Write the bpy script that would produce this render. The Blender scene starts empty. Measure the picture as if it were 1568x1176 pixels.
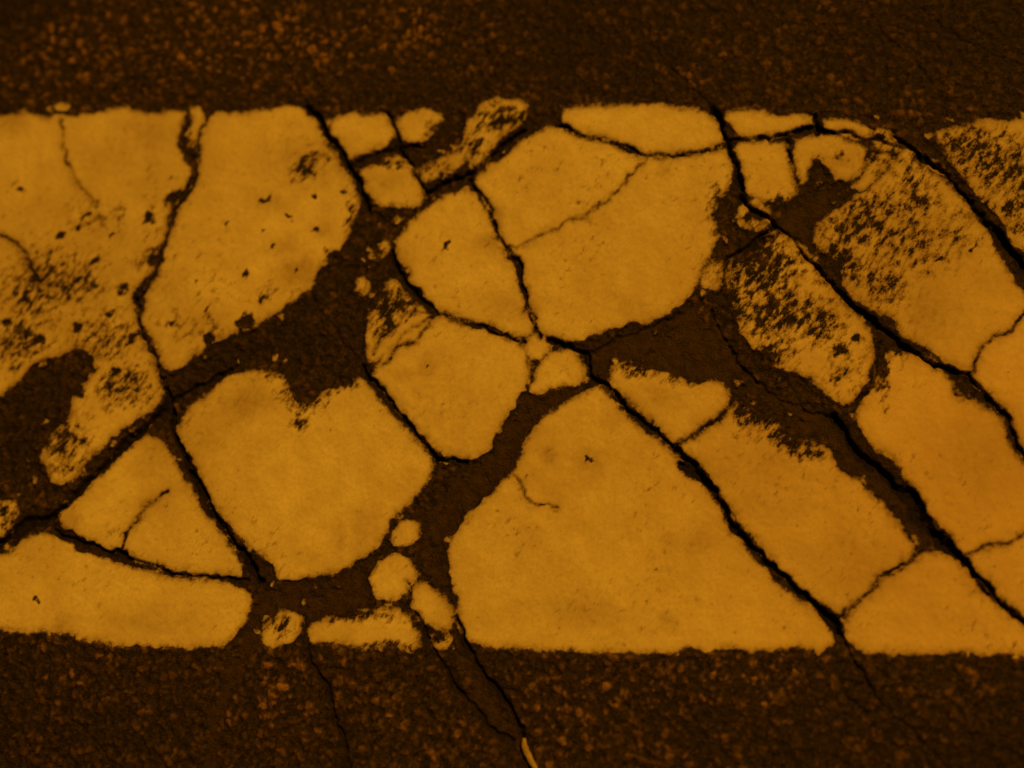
import bpy, math, numpy as np
from mathutils import Vector, Matrix
S=0.00036           # metres per traced unit (stripe is 0.30 m wide)
PW,PH=1568.0,1176.0
sc=bpy.context.scene
# ---------------- camera ----------------
LENS=50.0
D=PW*S*LENS/36.0
tilt=math.radians(13)
dirn=Vector((0.5,-1.0,0)).normalized()      # camera leans back to lower right, far side is top left
C=dirn*D*math.sin(tilt)+Vector((0,0,D*math.cos(tilt)))
fwd=(-C).normalized()
right=fwd.cross(Vector((0,1,0))).normalized()
up=right.cross(fwd).normalized()
cd=bpy.data.cameras.new("camera"); cam=bpy.data.objects.new("camera",cd)
sc.collection.objects.link(cam); sc.camera=cam
M=Matrix((right,up,-fwd)).transposed().to_4x4(); M.translation=C
cam.matrix_world=M
cd.lens=LENS; cd.sensor_width=36; cd.sensor_fit='HORIZONTAL'
cd.clip_start=0.01; cd.clip_end=1000
cd.dof.use_dof=True; cd.dof.focus_distance=D*0.985; cd.dof.aperture_fstop=1.8

C_=np.array(C);R_=np.array(right);U_=np.array(up);F_=np.array(fwd)
def G(p):
    """survey point -> ground position in trace units"""
    p=np.atleast_2d(np.array(p,float))
    a=(p[:,0]-PW/2)/PW*36/LENS; b=-(p[:,1]-PH/2)/PW*36/LENS
    d=F_[None]+a[:,None]*R_[None]+b[:,None]*U_[None]
    t=-C_[2]/d[:,2]
    q=C_[None]+t[:,None]*d
    return q[:,:2]/S
# ---------------- grid ----------------
def axis(lo,hi,step,growth,far):
    core=np.arange(lo,hi+step,step); L=[];d=step;x=0
    while x<far:
        d*=growth; x+=d; L.append(x)
    L=np.array(L)
    return np.concatenate([(core[0]-L)[::-1],core,core[-1]+L])
xs=axis(-890,850,1.8,1.06,500000.0)
ys=axis(-640,690,1.8,1.06,500000.0)
X,Y=np.meshgrid(xs,ys); ny,nx=X.shape
rng=np.random.RandomState(7)
TB=[rng.rand(256,256) for _ in range(8)]
def vn(X,Y,cell,seed):
    T=TB[seed%8]; u=X/cell+seed*17.31+1e4; v=Y/cell+seed*9.77+1e4
    i=np.floor(u).astype(np.int64); j=np.floor(v).astype(np.int64)
    fu=u-i; fv=v-j; fu=fu*fu*(3-2*fu); fv=fv*fv*(3-2*fv)
    a=T[j%256,i%256];b=T[j%256,(i+1)%256];c=T[(j+1)%256,i%256];d=T[(j+1)%256,(i+1)%256]
    return (a*(1-fu)+b*fu)*(1-fv)+(c*(1-fu)+d*fu)*fv
def ss(a,b,x):
    t=np.clip((x-a)/(b-a),0,1); return t*t*(3-2*t)
def worley(X,Y,cell,seed):
    T1,T2,T3=TB[seed%8],TB[(seed+1)%8],TB[(seed+2)%8]
    u=X/cell+1e4;v=Y/cell+1e4;i=np.floor(u).astype(np.int64);j=np.floor(v).astype(np.int64)
    F1=np.full(X.shape,9.);F2=np.full(X.shape,9.);ID=np.zeros(X.shape)
    for di in(-1,0,1):
        for dj in(-1,0,1):
            ii=(i+di)%256;jj=(j+dj)%256
            dx=i+di+T1[jj,ii]-u; dy=j+dj+T2[jj,ii]-v
            d=np.sqrt(dx*dx+dy*dy); m=d<F1
            F2=np.where(m,F1,np.minimum(F2,d)); ID=np.where(m,T3[jj,ii],ID); F1=np.where(m,d,F1)
    return F1,F2,ID
def win(P,mg):
    x0,y0=P.min(0)-mg; x1,y1=P.max(0)+mg
    return (slice(np.searchsorted(ys,y0),np.searchsorted(ys,y1)),slice(np.searchsorted(xs,x0),np.searchsorted(xs,x1)))
def segd(x,y,a,b):
    e=b-a; l=e@e+1e-9
    t=np.clip(((x-a[0])*e[0]+(y-a[1])*e[1])/l,0,1)
    return (x-a[0]-t*e[0])**2+(y-a[1]-t*e[1])**2,t
def chaikin(P,n=2):
    for _ in range(n):
        Q=np.roll(P,-1,0); P=np.stack([P*.8+Q*.2,P*.2+Q*.8],1).reshape(-1,2)
    return P
# domain warp for natural outlines
WX=X+8*(vn(X,Y,26,1)-.5)+6*(vn(X,Y,10,2)-.5)
WY=Y+8*(vn(X,Y,26,3)-.5)+6*(vn(X,Y,10,4)-.5)
def polysdf(field,pts,mg=40,mode='max'):
    P=chaikin(G(pts)); w=win(P,mg); x=WX[w];y=WY[w]
    if x.size==0:return
    d2=np.full(x.shape,1e12); ins=np.zeros(x.shape,bool)
    for k in range(len(P)):
        a=P[k];b=P[(k+1)%len(P)]
        d,_=segd(x,y,a,b); d2=np.minimum(d2,d)
        if a[1]!=b[1]:
            ins^=((a[1]>y)!=(b[1]>y))&(x<(b[0]-a[0])*(y-a[1])/(b[1]-a[1])+a[0])
    s=np.sqrt(d2)*np.where(ins,1,-1)
    field[w]=np.maximum(field[w],s)
pieces=[
[(-150,178),(0,175),(45,172),(60,178),(130,176),(185,163),(230,172),(275,170),(285,178),(283,187),(275,205),(274,225),(290,240),(296,262),(292,285),(278,300),(262,312),(262,345),(250,372),(245,400),(228,420),(210,445),(207,462),(212,500),(225,530),(240,560),(252,582),(255,602),(240,622),(205,647),(170,672),(130,712),(100,742),(80,740),(70,715),(60,700),(75,670),(105,645),(110,600),(130,585),(145,560),(125,532),(95,545),(60,555),(35,575),(10,605),(-20,612),(-150,640)],
[(318,172),(380,174),(440,160),(470,162),(478,180),(495,208),(513,240),(538,270),(552,295),(549,315),(542,332),(535,352),(530,380),(505,400),(490,420),(475,442),(450,462),(410,492),(370,510),(330,527),(300,545),(262,570),(248,560),(235,530),(219,495),(218,470),(228,445),(248,410),(254,370),(267,335),(292,295),(302,265),(305,240),(308,215),(315,190)],
[(289,166),(305,162),(315,178),(307,205),(301,235),(288,228),(285,208),(294,192)],
[(502,192),(515,176),(560,173),(592,175),(607,193),(609,208),(596,222),(560,234),(530,247),(517,232),(506,212)],
[(606,185),(623,168),(655,165),(682,174),(669,200),(647,220),(628,225),(612,210)],
[(735,178),(730,215),(717,240),(702,262),(677,260),(663,280),(650,278),(641,258),(660,246),(690,235),(706,215),(715,185)],
[(550,268),(575,248),(607,235),(627,243),(642,270),(655,297),(638,315),(605,313),(580,322),(560,297)],
[(605,385),(607,368),(625,340),(650,318),(680,295),(715,280),(735,300),(748,320),(756,357),(775,387),(792,410),(800,450),(814,487),(822,505),(808,517),(780,515),(740,499),(700,487),(668,480),(645,450),(615,410)],
[(723,275),(745,258),(772,240),(785,222),(810,205),(855,193),(890,208),(935,222),(970,235),(1020,239),(1060,237),(1112,227),(1124,245),(1127,280),(1108,302),(1101,325),(1098,370),(1085,400),(1067,438),(1047,468),(1010,486),(960,498),(920,512),(880,522),(845,520),(824,502),(804,455),(796,410),(778,383),(760,355),(751,320),(733,292)],
[(856,188),(860,170),(885,159),(940,159),(1010,160),(1060,164),(1090,174),(1103,198),(1111,215),(1100,227),(1060,233),(1020,237),(985,233),(940,218),(900,208),(870,202)],
[(1107,180),(1120,167),(1160,169),(1210,174),(1250,182),(1246,201),(1200,207),(1150,211),(1124,209)],
[(1255,184),(1290,183),(1332,192),(1335,212),(1300,212),(1260,205)],
[(1121,222),(1150,217),(1204,215),(1211,240),(1215,270),(1226,290),(1210,310),(1190,318),(1160,307),(1138,292),(1130,260)],
[(1211,215),(1240,207),(1290,210),(1324,220),(1327,245),(1314,272),(1290,280),(1272,274),(1268,252),(1255,244),(1243,250),(1240,270),(1226,286),(1215,255)],
[(1328,203),(1350,195),(1373,208),(1373,227),(1350,232),(1335,222)],
[(1326,240),(1348,231),(1368,240),(1354,267),(1322,294),(1300,292),(1318,265)],
[(1370,240),(1390,224),(1412,232),(1422,260),(1442,273),(1462,295),(1490,325),(1520,370),(1545,410),(1568,442),(1760,700),(1760,960),(1568,693),(1550,655),(1542,630),(1508,604),(1483,572),(1440,554),(1410,532),(1380,507),(1350,484),(1303,454),(1276,412),(1248,372),(1250,345),(1288,315),(1338,280),(1366,258)],
[(1425,200),(1470,190),(1500,184),(1568,182),(1760,190),(1760,600),(1568,392),(1540,352),(1500,302),(1468,265)],
[(1108,430),(1125,390),(1150,360),(1190,350),(1225,368),(1245,398),(1272,432),(1302,470),(1332,505),(1343,540),(1332,580),(1310,614),(1285,620),(1255,595),(1230,570),(1180,560),(1140,525),(1110,470)],
[(1070,428),(1086,400),(1112,396),(1120,418),(1105,440),(1078,442)],
[(1130,315),(1165,298),(1187,335),(1162,357),(1128,345)],
[(1307,627),(1335,590),(1350,555),(1357,524),(1395,538),(1430,560),(1464,582),(1467,603),(1490,610),(1532,640),(1548,685),(1568,705),(1760,978),(1760,1077),(1568,944),(1530,917),(1503,885),(1477,854),(1445,815),(1418,785),(1403,750),(1373,712),(1338,687),(1313,657)],
[(1396,857),(1413,840),(1462,848),(1490,875),(1510,907),(1568,955),(1760,1083),(1760,1005),(1568,1004),(1320,1002),(1302,985),(1289,955),(1299,935),(1336,903),(1360,875)],
[(1039,690),(1059,670),(1098,648),(1123,620),(1142,611),(1175,636),(1215,661),(1265,686),(1290,718),(1330,748),(1360,783),(1387,816),(1402,838),(1394,859),(1361,878),(1337,904),(1299,934),(1285,943),(1255,924),(1212,892),(1171,850),(1130,800),(1105,755),(1071,713)],
[(932,582),(943,560),(975,547),(1010,568),(1060,580),(1107,582),(1122,603),(1114,624),(1080,650),(1045,676),(1030,677),(999,650),(968,625),(942,600)],
[(684,850),(689,820),(714,789),(759,744),(789,719),(799,680),(824,644),(869,611),(915,586),(934,602),(959,632),(998,665),(1036,692),(1069,735),(1099,770),(1123,815),(1169,867),(1219,912),(1269,950),(1279,975),(1282,996),(1130,995),(1020,997),(960,1000),(860,996),(740,995),(714,982),(700,950),(697,910),(688,880)],
[(567,578),(574,557),(591,534),(640,499),(665,483),(700,491),(750,506),(790,519),(813,545),(814,570),(801,600),(781,640),(766,670),(735,703),(690,707),(665,691),(632,651),(602,613)],
[(556,560),(560,500),(575,450),(603,420),(635,460),(660,482),(620,520),(585,550)],
[(802,520),(822,506),(841,521),(838,545),(820,557),(803,541)],
[(807,598),(819,565),(840,539),(880,536),(903,560),(897,584),(860,597),(825,606)],
[(270,655),(285,625),(320,600),(350,570),(400,563),(430,568),(445,590),(470,612),(485,605),(510,590),(540,580),(558,575),(584,612),(619,655),(659,693),(668,720),(641,757),(603,792),(593,830),(561,857),(500,883),(460,891),(424,888),(409,856),(380,840),(348,800),(323,770),(303,720),(279,685)],
[(89,785),(118,754),(170,704),(215,667),(250,672),(265,689),(288,740),(318,785),(352,830),(371,865),(371,886),(330,882),(280,879),(230,864),(180,847),(130,830),(94,806)],
[(-150,900),(0,855),(30,826),(65,811),(100,826),(150,847),(200,865),(280,886),(350,889),(381,900),(386,925),(372,965),(348,992),(300,996),(230,992),(160,987),(100,969),(40,968),(0,963),(-150,960)],
[(560,885),(577,860),(600,845),(627,851),(641,880),(628,908),(600,924),(571,911)],
[(595,827),(613,797),(642,797),(647,820),(627,841),(600,840)],
[(627,900),(650,886),(673,905),(695,935),(696,962),(665,961),(639,947),(626,925)],
[(400,967),(420,936),(460,936),(464,970),(441,990),(408,990)],
[(470,955),(510,944),(560,935),(600,926),(628,940),(643,970),(641,996),(590,996),(540,988),(474,986)],
[(655,977),(680,957),(698,972),(691,992),(664,992)],
[(-150,775),(20,763),(34,780),(20,807),(0,827),(-150,860)],
[(564,396),(588,364),(605,378),(585,401)],
[(540,442),(553,424),(567,438),(555,455)],
[(716,205),(733,158),(762,150),(812,155),(802,190),(768,208),(745,252),(716,258)],
[(85,160),(110,158),(105,172),(88,172)],
[(1420,240),(1440,245),(1448,268),(1430,270)],
]
paint=np.full(X.shape,-60.0)
for p in pieces: polysdf(paint,p)
# band lines
tl,tr=G((0,172))[0],G((1300,172))[0]; bl,br=G((0,966))[0],G((1500,1002))[0]
ytop=tl[1]+(X-tl[0])*(tr[1]-tl[1])/(tr[0]-tl[0]); ybot=bl[1]+(X-bl[0])*(br[1]-bl[1])/(br[0]-bl[0])
band=np.minimum(ytop-Y,Y-ybot)+14*(vn(X,Y,40,4)-.5)
F1,F2,_=worley(X+40*vn(X,Y,90,5),Y+40*vn(X,Y,90,6),230,3)
far=np.minimum(band,(F2-F1)*115-5)+4*(vn(X,Y,12,2)-.5)
far=np.where(np.abs(X)>9000,-60,far)
outside=(X<-895)|(X>870)
paint=np.where(outside,far,paint)
# small surviving paint flecks in the bare patches
q1,q2,qi=worley(X+9*vn(X,Y,7,3),Y+9*vn(X,Y,7,4),17.0,4)
flk=(.30*ss(.84,1.,qi)+.08-q1)*17
zone=(band>-6)&(paint>-26)
paint=np.where(zone&(qi>.84),np.maximum(paint,flk-ss(-4,-26,paint)*3),paint)
# ---------------- cracks ----------------
cracks=[ # width, darkness/depth, points
(8,1,[(470,160),(495,190),(520,235),(550,280),(562,320)]),
(2.2,.35,[(400,20),(425,70),(440,105),(470,160)]),
(4,.9,[(595,175),(610,225),(640,270),(655,300)]),
(4,.6,[(545,245),(600,228),(650,222)]),
(5,.9,[(650,300),(690,275),(730,262),(765,225),(800,200)]),
(3.0,.8,[(720,275),(738,298),(752,320),(758,355),(777,385),(795,408),(802,455),(822,505),(826,518)]),
(4.2,.9,[(600,385),(612,415),(642,450),(667,482)]),(2.6,.7,[(667,482),(700,488),(745,501),(785,517)]),(3,.9,[(785,517),(803,526)]),
(3.0,.8,[(855,190),(885,205),(935,220),(985,236),(1020,238),(1060,235),(1108,224)]),
(4.2,.9,[(1108,216),(1150,212),(1200,209),(1250,195)]),(3.0,.7,[(1250,200),(1330,212),(1375,222)]),
(4,1,[(1250,180),(1252,205)]),
(7.5,1,[(1088,165),(1108,200),(1120,235),(1130,265),(1137,292)]),
(2.2,.35,[(1100,185),(1075,150),(1030,110),(1000,75),(985,30)]),
(2.8,.8,[(1205,213),(1213,250),(1222,288)]),
(7,.9,[(842,522),(870,530),(900,540),(903,575),(922,582)]),
(3,.5,[(900,540),(940,520),(1000,500),(1050,480)]),
(4.8,.9,[(560,565),(600,617),(640,668),(672,703),(715,706)]),
(4,.9,[(210,455),(214,500),(235,550),(255,595)]),
(8,1,[(255,595),(265,650),(292,725),(320,775),(362,838),(385,870),(400,893)]),
(2.8,.8,[(303,240),(295,290),(262,335),(250,372),(243,408),(213,455)]),
(3.4,.9,[(90,812),(130,830),(180,848)]),(2.6,.8,[(180,848),(230,865),(280,882),(330,884),(378,888)]),(7,1,[(180,846),(190,851)]),
(10,.9,[(-40,850),(0,830),(50,800),(85,785)]),(9,.9,[(85,785),(150,722),(215,658),(262,618)]),
(5,.7,[(262,618),(300,590),(350,570)]),
(4.8,.9,[(922,582),(945,605),(965,632),(1005,660),(1038,690)]),(6.5,1,[(1038,690),(1070,725),(1102,765)]),(7.5,1,[(1102,765),(1130,812),(1170,855),(1207,892),(1250,928),(1285,955)]),
(12,1,[(1270,945),(1283,965)]),(10,1,[(995,655),(1008,662)]),(11,1,[(1045,710),(1062,722)]),
(3,.6,[(1285,960),(1300,1000),(1325,1040),(1345,1075)]),(2.4,.35,[(1345,1075),(1400,1120),(1460,1190)]),
(3,.8,[(1190,345),(1230,385)]),(6,.9,[(1230,385),(1260,420),(1300,460),(1340,492)]),(7.5,1,[(1340,492),(1372,520),(1430,557),(1478,573)]),
(5,.9,[(1478,573),(1510,610),(1542,632),(1552,665),(1568,697),(1620,770)]),
(7,.8,[(1370,205),(1405,235),(1450,270),(1500,325),(1530,375)]),(12,.9,[(1520,350),(1550,390),(1590,440)]),
(3,.6,[(1090,480),(1120,540),(1160,590),(1230,625),(1290,650)]),
(12,1,[(1280,640),(1300,680),(1330,710),(1385,755)]),(20,1,[(1385,755),(1415,800),(1440,828)]),(10,1,[(1440,828),(1480,862)]),(6,.9,[(1480,862),(1505,890),(1520,912),(1568,950),(1640,1000)]),
(2.3,.6,[(1038,684),(1055,670),(1085,652),(1118,618)]),
(2.3,.6,[(1290,943),(1335,905),(1358,877),(1400,852),(1412,842)]),
(2.3,.6,[(1482,572),(1495,550),(1505,525),(1540,508),(1568,485),(1620,450)]),
(2.3,.6,[(1480,852),(1520,838),(1568,815),(1620,800)]),
(1.5,.4,[(752,368),(785,384),(820,368),(860,345),(900,325),(935,303),(965,270),(992,240)]),
(1.5,.4,[(95,185),(93,225),(108,262),(125,290),(140,308)]),
(3,.7,[(0,360),(25,373),(45,395),(60,430)]),
(3,.35,[(190,842),(200,812),(218,785),(235,768),(257,755)]),
(1.5,.4,[(790,728),(800,745),(803,765),(820,775),(850,776)]),
(2.3,.5,[(590,555),(605,538),(635,520),(660,488)]),
(2,.45,[(570,545),(600,500),(625,480),(660,480)]),
(2,.4,[(480,455),(505,495),(540,545)]),
(3,.6,[(1342,520),(1345,560),(1335,590),(1300,625)]),
(2.6,.6,[(1462,580),(1466,602),(1480,610),(1490,600),(1482,580)]),
(2.6,.7,[(1498,890),(1500,905),(1515,915),(1520,905),(1508,890)]),
(2.6,.6,[(1135,400),(1150,375),(1190,355),(1225,370)]),
(4,.6,[(624,895),(625,930),(648,967),(672,1010),(720,1080),(760,1120),(790,1135)]),
(5,.85,[(698,945),(708,975),(735,1015),(770,1070),(800,1110),(812,1190)]),
(3.4,.6,[(466,940),(472,1010),(505,1060),(515,1110),(540,1190)]),
(2.2,.3,[(1320,-20),(1345,40),(1385,80),(1440,140),(1450,180)]),
(2.2,.3,[(1395,0),(1450,50),(1510,80),(1590,110)]),
(2.2,.3,[(-20,985),(40,1025),(90,1085),(150,1140),(200,1190)]),
(2.2,.35,[(1330,1040),(1290,1060),(1330,1100),(1360,1075)]),
(5,.9,[(1135,300),(1150,320),(1190,345)]),(5,.8,[(1190,345),(1150,370),(1110,400),(1100,450)]),
]
crack=np.zeros(X.shape)
KX=X+9*(vn(X,Y,24,5)-.5)+6*(vn(X,Y,9,6)-.5); KY=Y+9*(vn(X,Y,24,7)-.5)+6*(vn(X,Y,9,0)-.5)
wv=.25+1.05*vn(X,Y,38,4)+.65*vn(X,Y,11,3)
near_c=np.full(X.shape,99.)
for w_,dk,pts in cracks:
    P=G(pts); w=win(P,30); x=KX[w];y=KY[w]
    if x.size==0: continue
    d2=np.full(x.shape,1e12)
    for k in range(len(P)-1):
        d2=np.minimum(d2,segd(x,y,P[k],P[k+1])[0])
    d=np.sqrt(d2); hw=w_/2*wv[w]
    if w_>3.2: near_c[w]=np.minimum(near_c[w],d-hw)
    paint[w]=np.minimum(paint[w],(d-hw)+(0 if dk>.45 else 1.6))
    crack[w]=np.maximum(crack[w],dk*ss(hw+1.8,hw*.3,d)*min(1,.45+w_/10)*np.clip(.35+wv[w]*.8,0,1))
crack=np.where(outside&(np.abs(Y)<2500),np.maximum(crack,ss(8,3,(F2-F1)*115)),crack)
# ---------------- dirt filled joints ----------------
dirt=np.full(X.shape,-60.)
for p in [
[(905,545),(940,522),(1000,500),(1060,475),(1100,500),(1130,560),(1125,590),(1050,585),(1000,570),(960,560),(925,575)],
[(810,605),(870,600),(900,590),(860,615),(820,650),(798,690),(785,725),(740,755),(705,790),(685,835),(690,900),(660,890),(645,845),(655,790),(690,740),(745,705),(780,655)],
[(400,900),(425,893),(500,890),(560,870),(570,920),(520,942),(440,935),(400,985),(360,1040),(335,1110),(330,1200),(310,1200),(325,1090),(355,1020),(385,950)],
[(385,840),(412,858),(425,890),(400,895)],
[(1195,330),(1240,295),(1290,290),(1270,320),(1245,360),(1250,400),(1210,365)],
[(1130,590),(1200,640),(1270,680),(1300,720),(1370,780),(1400,830),(1430,835),(1400,770),(1350,700),(1300,655),(1230,620)],
[(690,985),(720,1010),(770,1080),(795,1130),(760,1130),(720,1060)]]:
    polysdf(dirt,p,30)
dirtm=ss(-7,7,dirt+16*(vn(X,Y,16,3)-.5)+10*(vn(X,Y,50,2)-.5))
# ---------------- wear, stains and painted light tint ----------------
wear=np.zeros(X.shape); stain_and_shade=np.zeros(X.shape); dark=np.zeros(X.shape); warm_light=np.zeros(X.shape)
BX=X+10*(vn(X,Y,14,6)-.5)+6*(vn(X,Y,6,2)-.5); BY=Y+10*(vn(X,Y,14,1)-.5)+6*(vn(X,Y,6,5)-.5)
def blob(f,x,y,rx,ry,s,ang=0,soft=True):
    c=G((x,y))[0]; w=win(np.array([c]),3*max(rx,ry)+8); dx=BX[w]-c[0];dy=BY[w]-c[1]
    a=math.radians(ang);u=dx*math.cos(a)+dy*math.sin(a);v=-dx*math.sin(a)+dy*math.cos(a)
    r=(u/rx)**2+(v/ry)**2
    f[w]=np.maximum(f[w],s*np.exp(-.7*r**(1.0 if soft else 1.1)))
for b in [(60,440,80,80,.76),(115,430,60,50,.78),(160,520,70,60,.72),(30,520,60,60,.82),(190,590,60,45,.82),(100,680,50,60,.82),(150,330,70,35,.62),(30,290,30,20,.4),(70,590,40,60,.8),(230,400,30,60,.6),
 (300,500,70,40,.56),(430,450,60,30,.5),(330,440,40,60,.5),(468,258,26,17,.96,30),(495,240,22,12,.8),(465,603,45,32,.96,0),(458,645,18,18,.96),(520,585,40,16,.9),(420,572,50,12,.72),
 (1320,340,90,52,.84,30),(1400,300,45,60,.76),(1285,400,50,60,.9),(1350,440,45,50,.78),(1390,370,90,60,.72),(1460,350,45,60,.62),(1530,255,100,70,.82,-30),(1480,225,70,40,.88),(1560,330,50,50,.8),
 (1165,410,75,60,.94),(1190,480,70,60,.9),(1150,380,50,40,.98),(1120,460,30,50,.98),(1170,545,50,20,1.0),(1250,490,50,50,.86),(1290,570,45,45,.62),(1105,325,24,48,.96),(1160,635,45,26,.95,-30),(1210,670,50,28,.96,-25),(1140,630,25,40,.88),(1240,690,30,20,.85),
 (985,562,50,18,.92),(1060,582,50,10,.8),(590,470,35,60,.92),(620,460,25,30,.86),(770,180,50,30,.9),(725,225,25,40,.82),(665,195,22,22,.8),(590,250,50,12,.85),(660,255,40,14,.76),(690,290,35,12,.82),
 (1190,310,40,14,.86),(1340,250,30,30,.78),(1350,210,30,15,.78),(550,942,80,12,.86),(430,955,30,25,.76),(600,990,60,14,.76),(1365,535,40,22,.86),(1350,570,14,60,.86),(280,640,20,30,.6),(240,650,40,20,.78),
 (1155,330,22,22,.96),(675,975,20,14,.82),(1285,235,12,12,.86),(1255,262,16,24,1.05),(10,790,40,30,.82),(800,740,20,20,.35),(510,880,60,10,.62),(290,215,12,20,.82),(540,330,14,50,.72),(1400,245,35,35,.74),(580,385,20,20,.78)]:
    blob(wear,*b)
for x,y,r in [(403,458,9),(407,307,7),(417,378,4),(484,352,5),(525,295,6),(683,376,5),(655,565,3),(900,705,4.5),(268,303,12),(232,333,10),(238,402,11),(290,238,10),(262,496,5),(316,478,4),(60,915,4),(145,400,9),(98,405,7),(30,288,4),(130,330,5),(205,515,7),
  (455,415,5),(350,340,3),(300,430,4),(1285,535,11),(1310,520,6),(175,360,5),(480,300,4),(445,330,4),(400,355,4),(380,420,4),(25,640,5),(120,350,6),(1440,400,5),(1490,380,5),(60,520,10),(120,500,9),(40,455,8),(190,440,8),(170,480,7),(90,360,6),(510,390,12),(375,495,12),(320,520,10),(120,600,10),(180,570,9),(10,490,9)]:
    blob(wear,x,y,r*1.5,r*1.1,1.1,40,False)
for b in [(20,188,25,20,.8),(370,615,35,28,.85),(470,250,75,42,.65),(455,415,35,20,.85),(1420,480,55,60,.65),(1510,700,60,50,.45),(1050,832,45,14,.4),(1072,830,16,16,.4),(1020,950,16,12,.7),(900,705,18,16,.7),(840,695,16,16,.65),
  (880,935,60,20,.4),(550,815,14,30,.6),(520,830,10,30,.55),(575,810,8,30,.45),(230,955,70,20,.5),(95,955,14,14,.7),(300,700,40,80,.45),(320,660,50,50,.6),(655,565,16,20,.7),(620,575,14,14,.6),(690,575,12,10,.55),
  (760,325,12,10,.8),(745,370,16,12,.75),(1018,262,12,14,.7),(610,400,20,30,.6),(410,310,40,20,.6),(430,378,25,14,.6),(1310,870,60,50,.45),(1330,430,90,90,.65),(490,350,14,12,.6),(150,250,50,40,.45),(230,210,40,30,.4),
  (80,450,180,180,.6),(240,770,70,30,.4,40),(240,700,35,35,.65),(110,800,18,14,.7),(670,590,60,60,.25),(780,470,60,20,.5),(1290,245,16,16,.75),(590,280,40,20,.55),(690,240,14,30,.6),(970,470,60,30,.35),(310,500,50,40,.55),(1190,700,70,70,.5),(1060,330,50,80,.3),(1400,330,140,100,.65),(1520,260,140,100,.65),(1000,610,60,30,.4)]:  # broad left blob: grime plus light falloff painted into the tone
    blob(stain_and_shade,*b)
stain_and_shade=np.clip(stain_and_shade*.9+.75*np.clip(vn(X,Y,170,1)*.45+vn(X,Y,60,2)*.3+vn(X,Y,24,5)*.25-.49,0,1),0,1)
wear=np.maximum(wear,.30*vn(X,Y,95,6)+.12*vn(X,Y,30,3))
wear=np.maximum(wear,(.35+.75*vn(X,Y,34,2))*np.exp(-np.clip(paint,0,99)/7.)*.82*ss(.9,3.2,wv*4.))
paint=paint-15*ss(.62,1.0,wear)*ss(22,2,paint)
for b in [(1568,760,380,300,1.),(1500,1000,300,200,.8)]: blob(warm_light,*b)  # more orange light towards lower right, put into the paint colour
# ---------------- heights (metres) ----------------
f1,f2,idd=worley(X+7*vn(X,Y,9,1),Y+7*vn(X,Y,9,2),13.0,2)
g1,g2,ide=worley(X+3*vn(X,Y,5,1),Y+3*vn(X,Y,5,2),7.5,5)
inwin=(np.abs(X)<3000)&(np.abs(Y)<3000)
stoneh=np.clip(1-f1*1.2,0,1)*(.35+.65*idd)
fineh=np.clip(1-g1*1.2,0,1)*ide
onp=ss(-3,4,paint)
inband=ss(-6,26,band)
drop=ss(4,-14,paint)*inband*.9+ss(0,-30,paint)*inband*.8
rough=(1.7*stoneh+1.0*fineh)*(1-.85*onp)*(1-.7*dirtm)*(1-.5*crack)
z=(-drop+rough-4.0*crack-.15*ss(10,0,paint)*inband+dirtm*0.6*inband*(1-onp)+1.6*(vn(X,Y,140,3)-.5)+.3*(vn(X,Y,28,6)-.5))*1e-3
z=np.where(inwin,z,-0.0005)
# exposure of pale aggregate on the bare asphalt, dark patches and painted vignette
agg=np.full(X.shape,.46)
for b in [(400,60,300,80,1.15),(640,60,70,60,1.4),(120,90,220,90,.9),(900,1060,220,80,.8),(1150,1030,120,80,.85),(430,1080,150,80,.75),(150,1060,150,60,.68),(1290,100,200,80,.55),(1440,1080,150,80,.62),(1180,480,120,100,.85)]:
    blob(agg,*b)
for b in [(900,60,160,110,.65),(1500,40,300,110,.65),(0,0,140,100,.65),(0,1176,220,110,.6),(1568,1176,220,120,.6),(30,650,80,60,.55),(420,530,120,50,.4),(560,420,40,60,.5),(700,150,200,16,.4),(1150,20,220,60,.45)]:  # light falloff at top and corners painted as darker asphalt, plus dark gaps
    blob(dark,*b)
halo=np.exp(-np.abs(np.minimum(paint,0))/7.)*ss(-12,12,band)
halo=np.maximum(halo,np.exp(-np.clip(near_c,0,99)/6.))  # soft contact shade beside cracks, put into the asphalt colour
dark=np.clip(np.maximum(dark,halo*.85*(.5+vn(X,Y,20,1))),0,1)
agg=agg*(1-.5*inband*ss(0,-20,paint)*(band>0))*(1-.55*dark)
pick=np.clip((idd-.42)/.58,0,1)**2.2
clump=.3+1.4*vn(X,Y,48,7)**1.5
tilted=.35+1.2*vn(X,Y,5,0)
stone=np.clip(ss(.62,.2,f1)*pick*tilted,0,1)*agg*1.45*clump+.75*agg*ss(.6,.2,g1)*np.clip((ide-.55)*2.2,0,1)**2
stone=stone*(1-.8*dirtm)*(1-crack)

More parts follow.
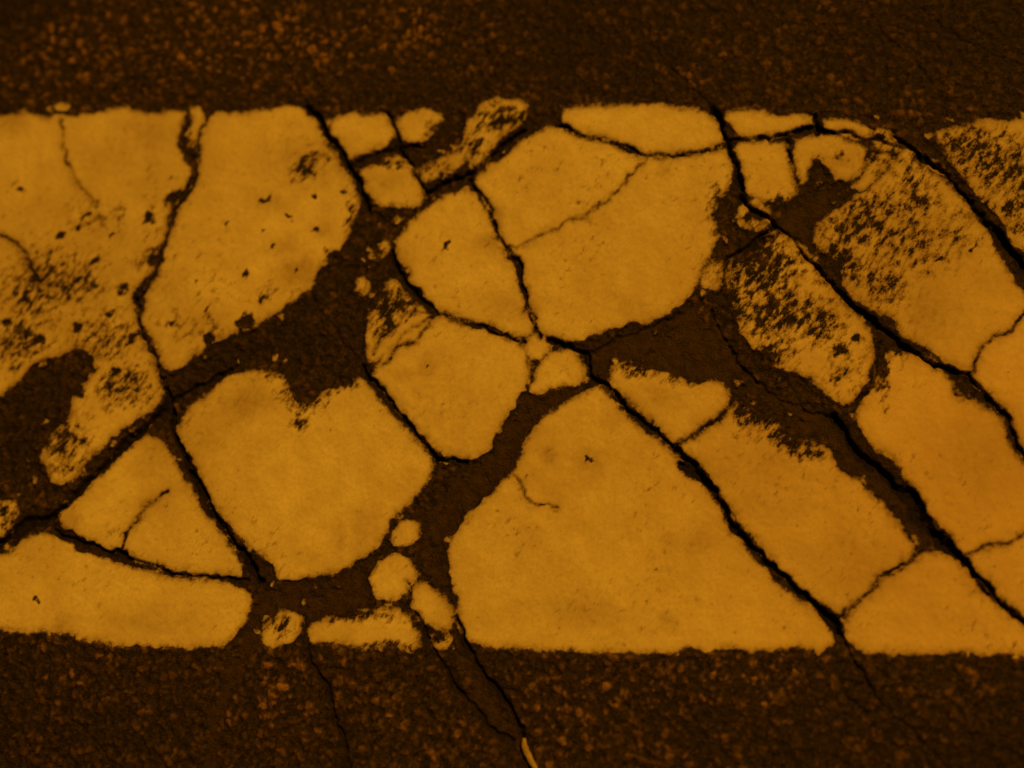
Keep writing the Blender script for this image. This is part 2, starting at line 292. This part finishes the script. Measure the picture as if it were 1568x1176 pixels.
def grid_mesh(name,Z,keep=None,attrs={}):
    idx=np.arange(nx*ny).reshape(ny,nx)
    q=np.stack([idx[:-1,:-1],idx[:-1,1:],idx[1:,1:],idx[1:,:-1]],-1)
    q=q.reshape(-1,4) if keep is None else q[keep]
    used=np.unique(q); remap=np.zeros(nx*ny,np.int64); remap[used]=np.arange(len(used)); q=remap[q]
    co=np.stack([X*S,Y*S,Z],-1).reshape(-1,3)[used].astype(np.float32)
    me=bpy.data.meshes.new(name)
    me.vertices.add(len(co)); me.vertices.foreach_set("co",co.ravel())
    n=len(q); me.loops.add(n*4); me.loops.foreach_set("vertex_index",q.ravel().astype(np.int32))
    me.polygons.add(n); me.polygons.foreach_set("loop_start",(np.arange(n)*4).astype(np.int32))
    me.polygons.foreach_set("use_smooth",np.ones(n,bool))
    me.update(calc_edges=True)
    for k,v in attrs.items():
        a=me.attributes.new(k,'FLOAT','POINT'); a.data.foreach_set("value",v.reshape(-1)[used].astype(np.float32))
    ob=bpy.data.objects.new(name,me); sc.collection.objects.link(ob); return ob
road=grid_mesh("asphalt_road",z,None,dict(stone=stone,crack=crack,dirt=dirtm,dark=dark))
zp=z+.0003
kp=paint>-9
keep=(kp[:-1,:-1]|kp[1:,:-1]|kp[:-1,1:]|kp[1:,1:])
line=grid_mesh("painted_road_line",zp,keep,dict(paint_d=paint,wear=np.clip(wear,0,1.3),stain_and_shade=stain_and_shade,warm_light=warm_light))

# ---------------- materials ----------------
class NT:
    def __init__(s,name):
        s.m=bpy.data.materials.new(name); s.m.use_nodes=True; s.t=s.m.node_tree; s.t.nodes.clear()
    def n(s,ty,**k):
        nd=s.t.nodes.new(ty)
        for a,b in k.items(): setattr(nd,a,b)
        return nd
    def l(s,a,b): s.t.links.new(a,b)
    def attr(s,name): return s.n('ShaderNodeAttribute',attribute_name=name).outputs['Fac']
    def math(s,op,a,b=None,c=None,clamp=False):
        nd=s.n('ShaderNodeMath',operation=op); nd.use_clamp=clamp
        for i,v in enumerate((a,b,c)):
            if v is None: continue
            if isinstance(v,(int,float)): nd.inputs[i].default_value=v
            else: s.l(v,nd.inputs[i])
        return nd.outputs[0]
    def step(s,v,a,b,o0=0.,o1=1.):
        nd=s.n('ShaderNodeMapRange',interpolation_type='SMOOTHSTEP')
        nd.inputs['From Min'].default_value=a; nd.inputs['From Max'].default_value=b
        nd.inputs['To Min'].default_value=o0; nd.inputs['To Max'].default_value=o1
        s.l(v,nd.inputs['Value']); return nd.outputs['Result']
    def coord(s,scale=(1,1,1),rot=0):
        c=s.n('ShaderNodeTexCoord'); m=s.n('ShaderNodeMapping')
        m.inputs['Scale'].default_value=scale
        r=s.n('ShaderNodeMapping'); r.inputs['Rotation'].default_value=(0,0,rot)
        s.l(c.outputs['Object'],r.inputs['Vector']); s.l(r.outputs['Vector'],m.inputs['Vector']); return m.outputs['Vector']
    def noise(s,vec,scale,detail=2,rough=.5):
        nd=s.n('ShaderNodeTexNoise'); nd.inputs['Scale'].default_value=scale; nd.inputs['Detail'].default_value=detail
        nd.inputs['Roughness'].default_value=rough; s.l(vec,nd.inputs['Vector']); return nd.outputs['Fac']
    def mix(s,f,a,b):
        nd=s.n('ShaderNodeMix',data_type='RGBA')
        if isinstance(f,(int,float)): nd.inputs[0].default_value=f
        else: s.l(f,nd.inputs[0])
        for i,v in((6,a),(7,b)):
            if isinstance(v,tuple): nd.inputs[i].default_value=(*v,1)
            else: s.l(v,nd.inputs[i])
        return nd.outputs[2]
# asphalt
a=NT("asphalt"); v=a.coord(); vs=a.coord((1,.5,1),math.radians(35))
fine=a.noise(v,800,3,.65); mid=a.noise(v,230,3,.65); big=a.noise(v,14,3,.5); streak=a.noise(vs,480,3,.6)
col=a.mix(a.step(mid,.35,.7),(.009,.0068,.005),(.034,.023,.017))
col=a.mix(a.step(streak,.50,.72,0.,.65),col,(.105,.06,.038))
col=a.mix(a.math('MULTIPLY',a.attr('stone'),1.0,clamp=True),col,(.31,.18,.105))
col=a.mix(a.step(big,.45,.7,0.,.4),col,(.015,.011,.008))
dcol=a.mix(a.step(mid,.3,.7),(.022,.014,.0095),(.052,.032,.022))
dcol=a.mix(a.step(fine,.5,.7,0.,.45),dcol,(.09,.055,.035))
col=a.mix(a.math('MULTIPLY',a.attr('dirt'),.9),col,dcol)
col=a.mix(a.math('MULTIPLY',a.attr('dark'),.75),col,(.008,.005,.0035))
col=a.mix(a.attr('crack'),col,(.005,.004,.003))
b=a.n('ShaderNodeBsdfPrincipled'); a.l(col,b.inputs['Base Color']); b.inputs['Roughness'].default_value=.65
b.inputs['Specular IOR Level'].default_value=.28
bp=a.n('ShaderNodeBump'); bp.inputs['Strength'].default_value=.9; bp.inputs['Distance'].default_value=.0013
a.l(a.math('ADD',fine,mid),bp.inputs['Height']); a.l(bp.outputs[0],b.inputs['Normal'])
o=a.n('ShaderNodeOutputMaterial'); a.l(b.outputs[0],o.inputs['Surface']); road.data.materials.append(a.m)
# paint
p=NT("road_paint"); v=p.coord(); vs=p.coord((1,.5,1),math.radians(38))
n1=p.noise(v,360,4,.7); n2=p.noise(vs,310,4,.68); n3=p.noise(vs,850,2,.6); n4=p.noise(v,60,4,.6); n5=p.noise(v,12,3,.5)
pd=p.attr('paint_d'); wr=p.attr('wear'); st=p.attr('stain_and_shade')
e=p.math('MULTIPLY_ADD',p.math('SUBTRACT',n1,.5),18.0,pd)
m1=p.step(e,-2.8,2.4)
thr=p.math('MULTIPLY_ADD',wr,.50,.115)
df=p.math('SUBTRACT',n2,thr)
m2=p.step(df,-.07,.06)
mask=p.math('MULTIPLY',m1,m2)
c=p.mix(p.step(n4,.3,.7),(.69,.63,.53),(.82,.78,.69))
c=p.mix(p.step(n3,.40,.68,0.,.28),c,(.48,.41,.31))
c=p.mix(p.step(n5,.4,.7,0.,.28),c,(.54,.44,.33))
c=p.mix(p.math('MULTIPLY',p.attr('warm_light'),.55),c,(.66,.45,.31))
c=p.mix(p.math('MULTIPLY',st,p.step(n2,.25,.6,1.,.6)),c,(.30,.21,.13))
near=p.step(df,.19,.0,0.,.75)
c=p.mix(near,c,(.22,.145,.09))
c=p.mix(p.step(pd,20.,0.,0.,.25),c,(.26,.18,.11))  # edge grime with contact shade along cracks, put into the paint colour
ed=p.step(e,9.,-1.,0.,.65); c=p.mix(ed,c,(.20,.13,.08))
b=p.n('ShaderNodeBsdfPrincipled'); p.l(c,b.inputs['Base Color']); b.inputs['Roughness'].default_value=.75; b.inputs['Specular IOR Level'].default_value=.2
bp=p.n('ShaderNodeBump'); bp.inputs['Strength'].default_value=.4; bp.inputs['Distance'].default_value=.0005
p.l(p.math('ADD',n3,p.math('MULTIPLY',n2,.6)),bp.inputs['Height']); p.l(bp.outputs[0],b.inputs['Normal'])
tr=p.n('ShaderNodeBsdfTransparent'); mx=p.n('ShaderNodeMixShader')
p.l(mask,mx.inputs[0]); p.l(tr.outputs[0],mx.inputs[1]); p.l(b.outputs[0],mx.inputs[2])
o=p.n('ShaderNodeOutputMaterial'); p.l(mx.outputs[0],o.inputs['Surface']); line.data.materials.append(p.m)

# ---------------- dry straw ----------------
def tube(name,pts,rad,mat,zc=.0022,flat=.55):
    P=G(pts)*S; t=np.linspace(0,len(P)-1,26); xx=np.interp(t,range(len(P)),P[:,0]); yy=np.interp(t,range(len(P)),P[:,1])
    k=np.array([.25,.5,.25])
    for _ in range(4):
        xx[1:-1]=np.convolve(xx,k,'valid'); yy[1:-1]=np.convolve(yy,k,'valid')
    rr=np.interp(t,np.linspace(0,len(P)-1,len(rad)),rad)
    V=[];Fc=[];N=10
    for i in range(26):
        j=min(i+1,25);h=max(i-1,0);dx=xx[j]-xx[h];dy=yy[j]-yy[h];L=math.hypot(dx,dy)
        nxx,nyy=-dy/L,dx/L
        for s_ in range(N):
            an=2*math.pi*s_/N; r=rr[i]*(1+.12*math.sin(3*an+i))
            V.append((xx[i]+nxx*r*math.cos(an),yy[i]+nyy*r*math.cos(an),zc+.0006*math.sin(i*.35)+r*flat*math.sin(an)))
    for i in range(25):
        for s_ in range(N):
            Fc.append((i*N+s_,i*N+(s_+1)%N,(i+1)*N+(s_+1)%N,(i+1)*N+s_))
    Fc.append(tuple(range(N-1,-1,-1)));Fc.append(tuple(25*N+i for i in range(N)))
    me=bpy.data.meshes.new(name);me.from_pydata(V,[],Fc);me.update()
    for f in me.polygons:f.use_smooth=True
    ob=bpy.data.objects.new(name,me);sc.collection.objects.link(ob);me.materials.append(mat);return ob
s=NT("straw"); v=s.coord(); cn=s.noise(v,500,2)
b=s.n('ShaderNodeBsdfPrincipled'); s.l(s.mix(cn,(.26,.20,.12),(.52,.42,.28)),b.inputs['Base Color']); b.inputs['Roughness'].default_value=.6
o=s.n('ShaderNodeOutputMaterial'); s.l(b.outputs[0],o.inputs['Surface'])
tube("dry_straw",[(803,1130),(804,1145),(812,1162),(826,1185)],[.0009,.0018,.0017,.0010],s.m)

# ---------------- light ----------------
el=math.radians(56); az=math.radians(35)   # light from upper right
L=Vector((math.sin(az)*math.cos(el),math.cos(az)*math.cos(el),math.sin(el)))
sd=bpy.data.lights.new("sun","SUN"); sun=bpy.data.objects.new("sun",sd); sc.collection.objects.link(sun)
sun.rotation_euler=L.to_track_quat('Z','Y').to_euler(); sd.energy=2.45; sd.angle=math.radians(3); sd.color=(1.0,.395,.009)
w=bpy.data.worlds.new("World"); sc.world=w; w.use_nodes=True; nt=w.node_tree
sky=nt.nodes.new('ShaderNodeTexSky'); sky.sky_type='NISHITA'; sky.sun_disc=False; sky.sun_elevation=el; sky.sun_rotation=az
bg=nt.nodes['Background']; nt.links.new(sky.outputs[0],bg.inputs['Color']); bg.inputs['Strength'].default_value=.001
sc.view_settings.view_transform='Standard'; sc.view_settings.look='None'; sc.view_settings.exposure=0
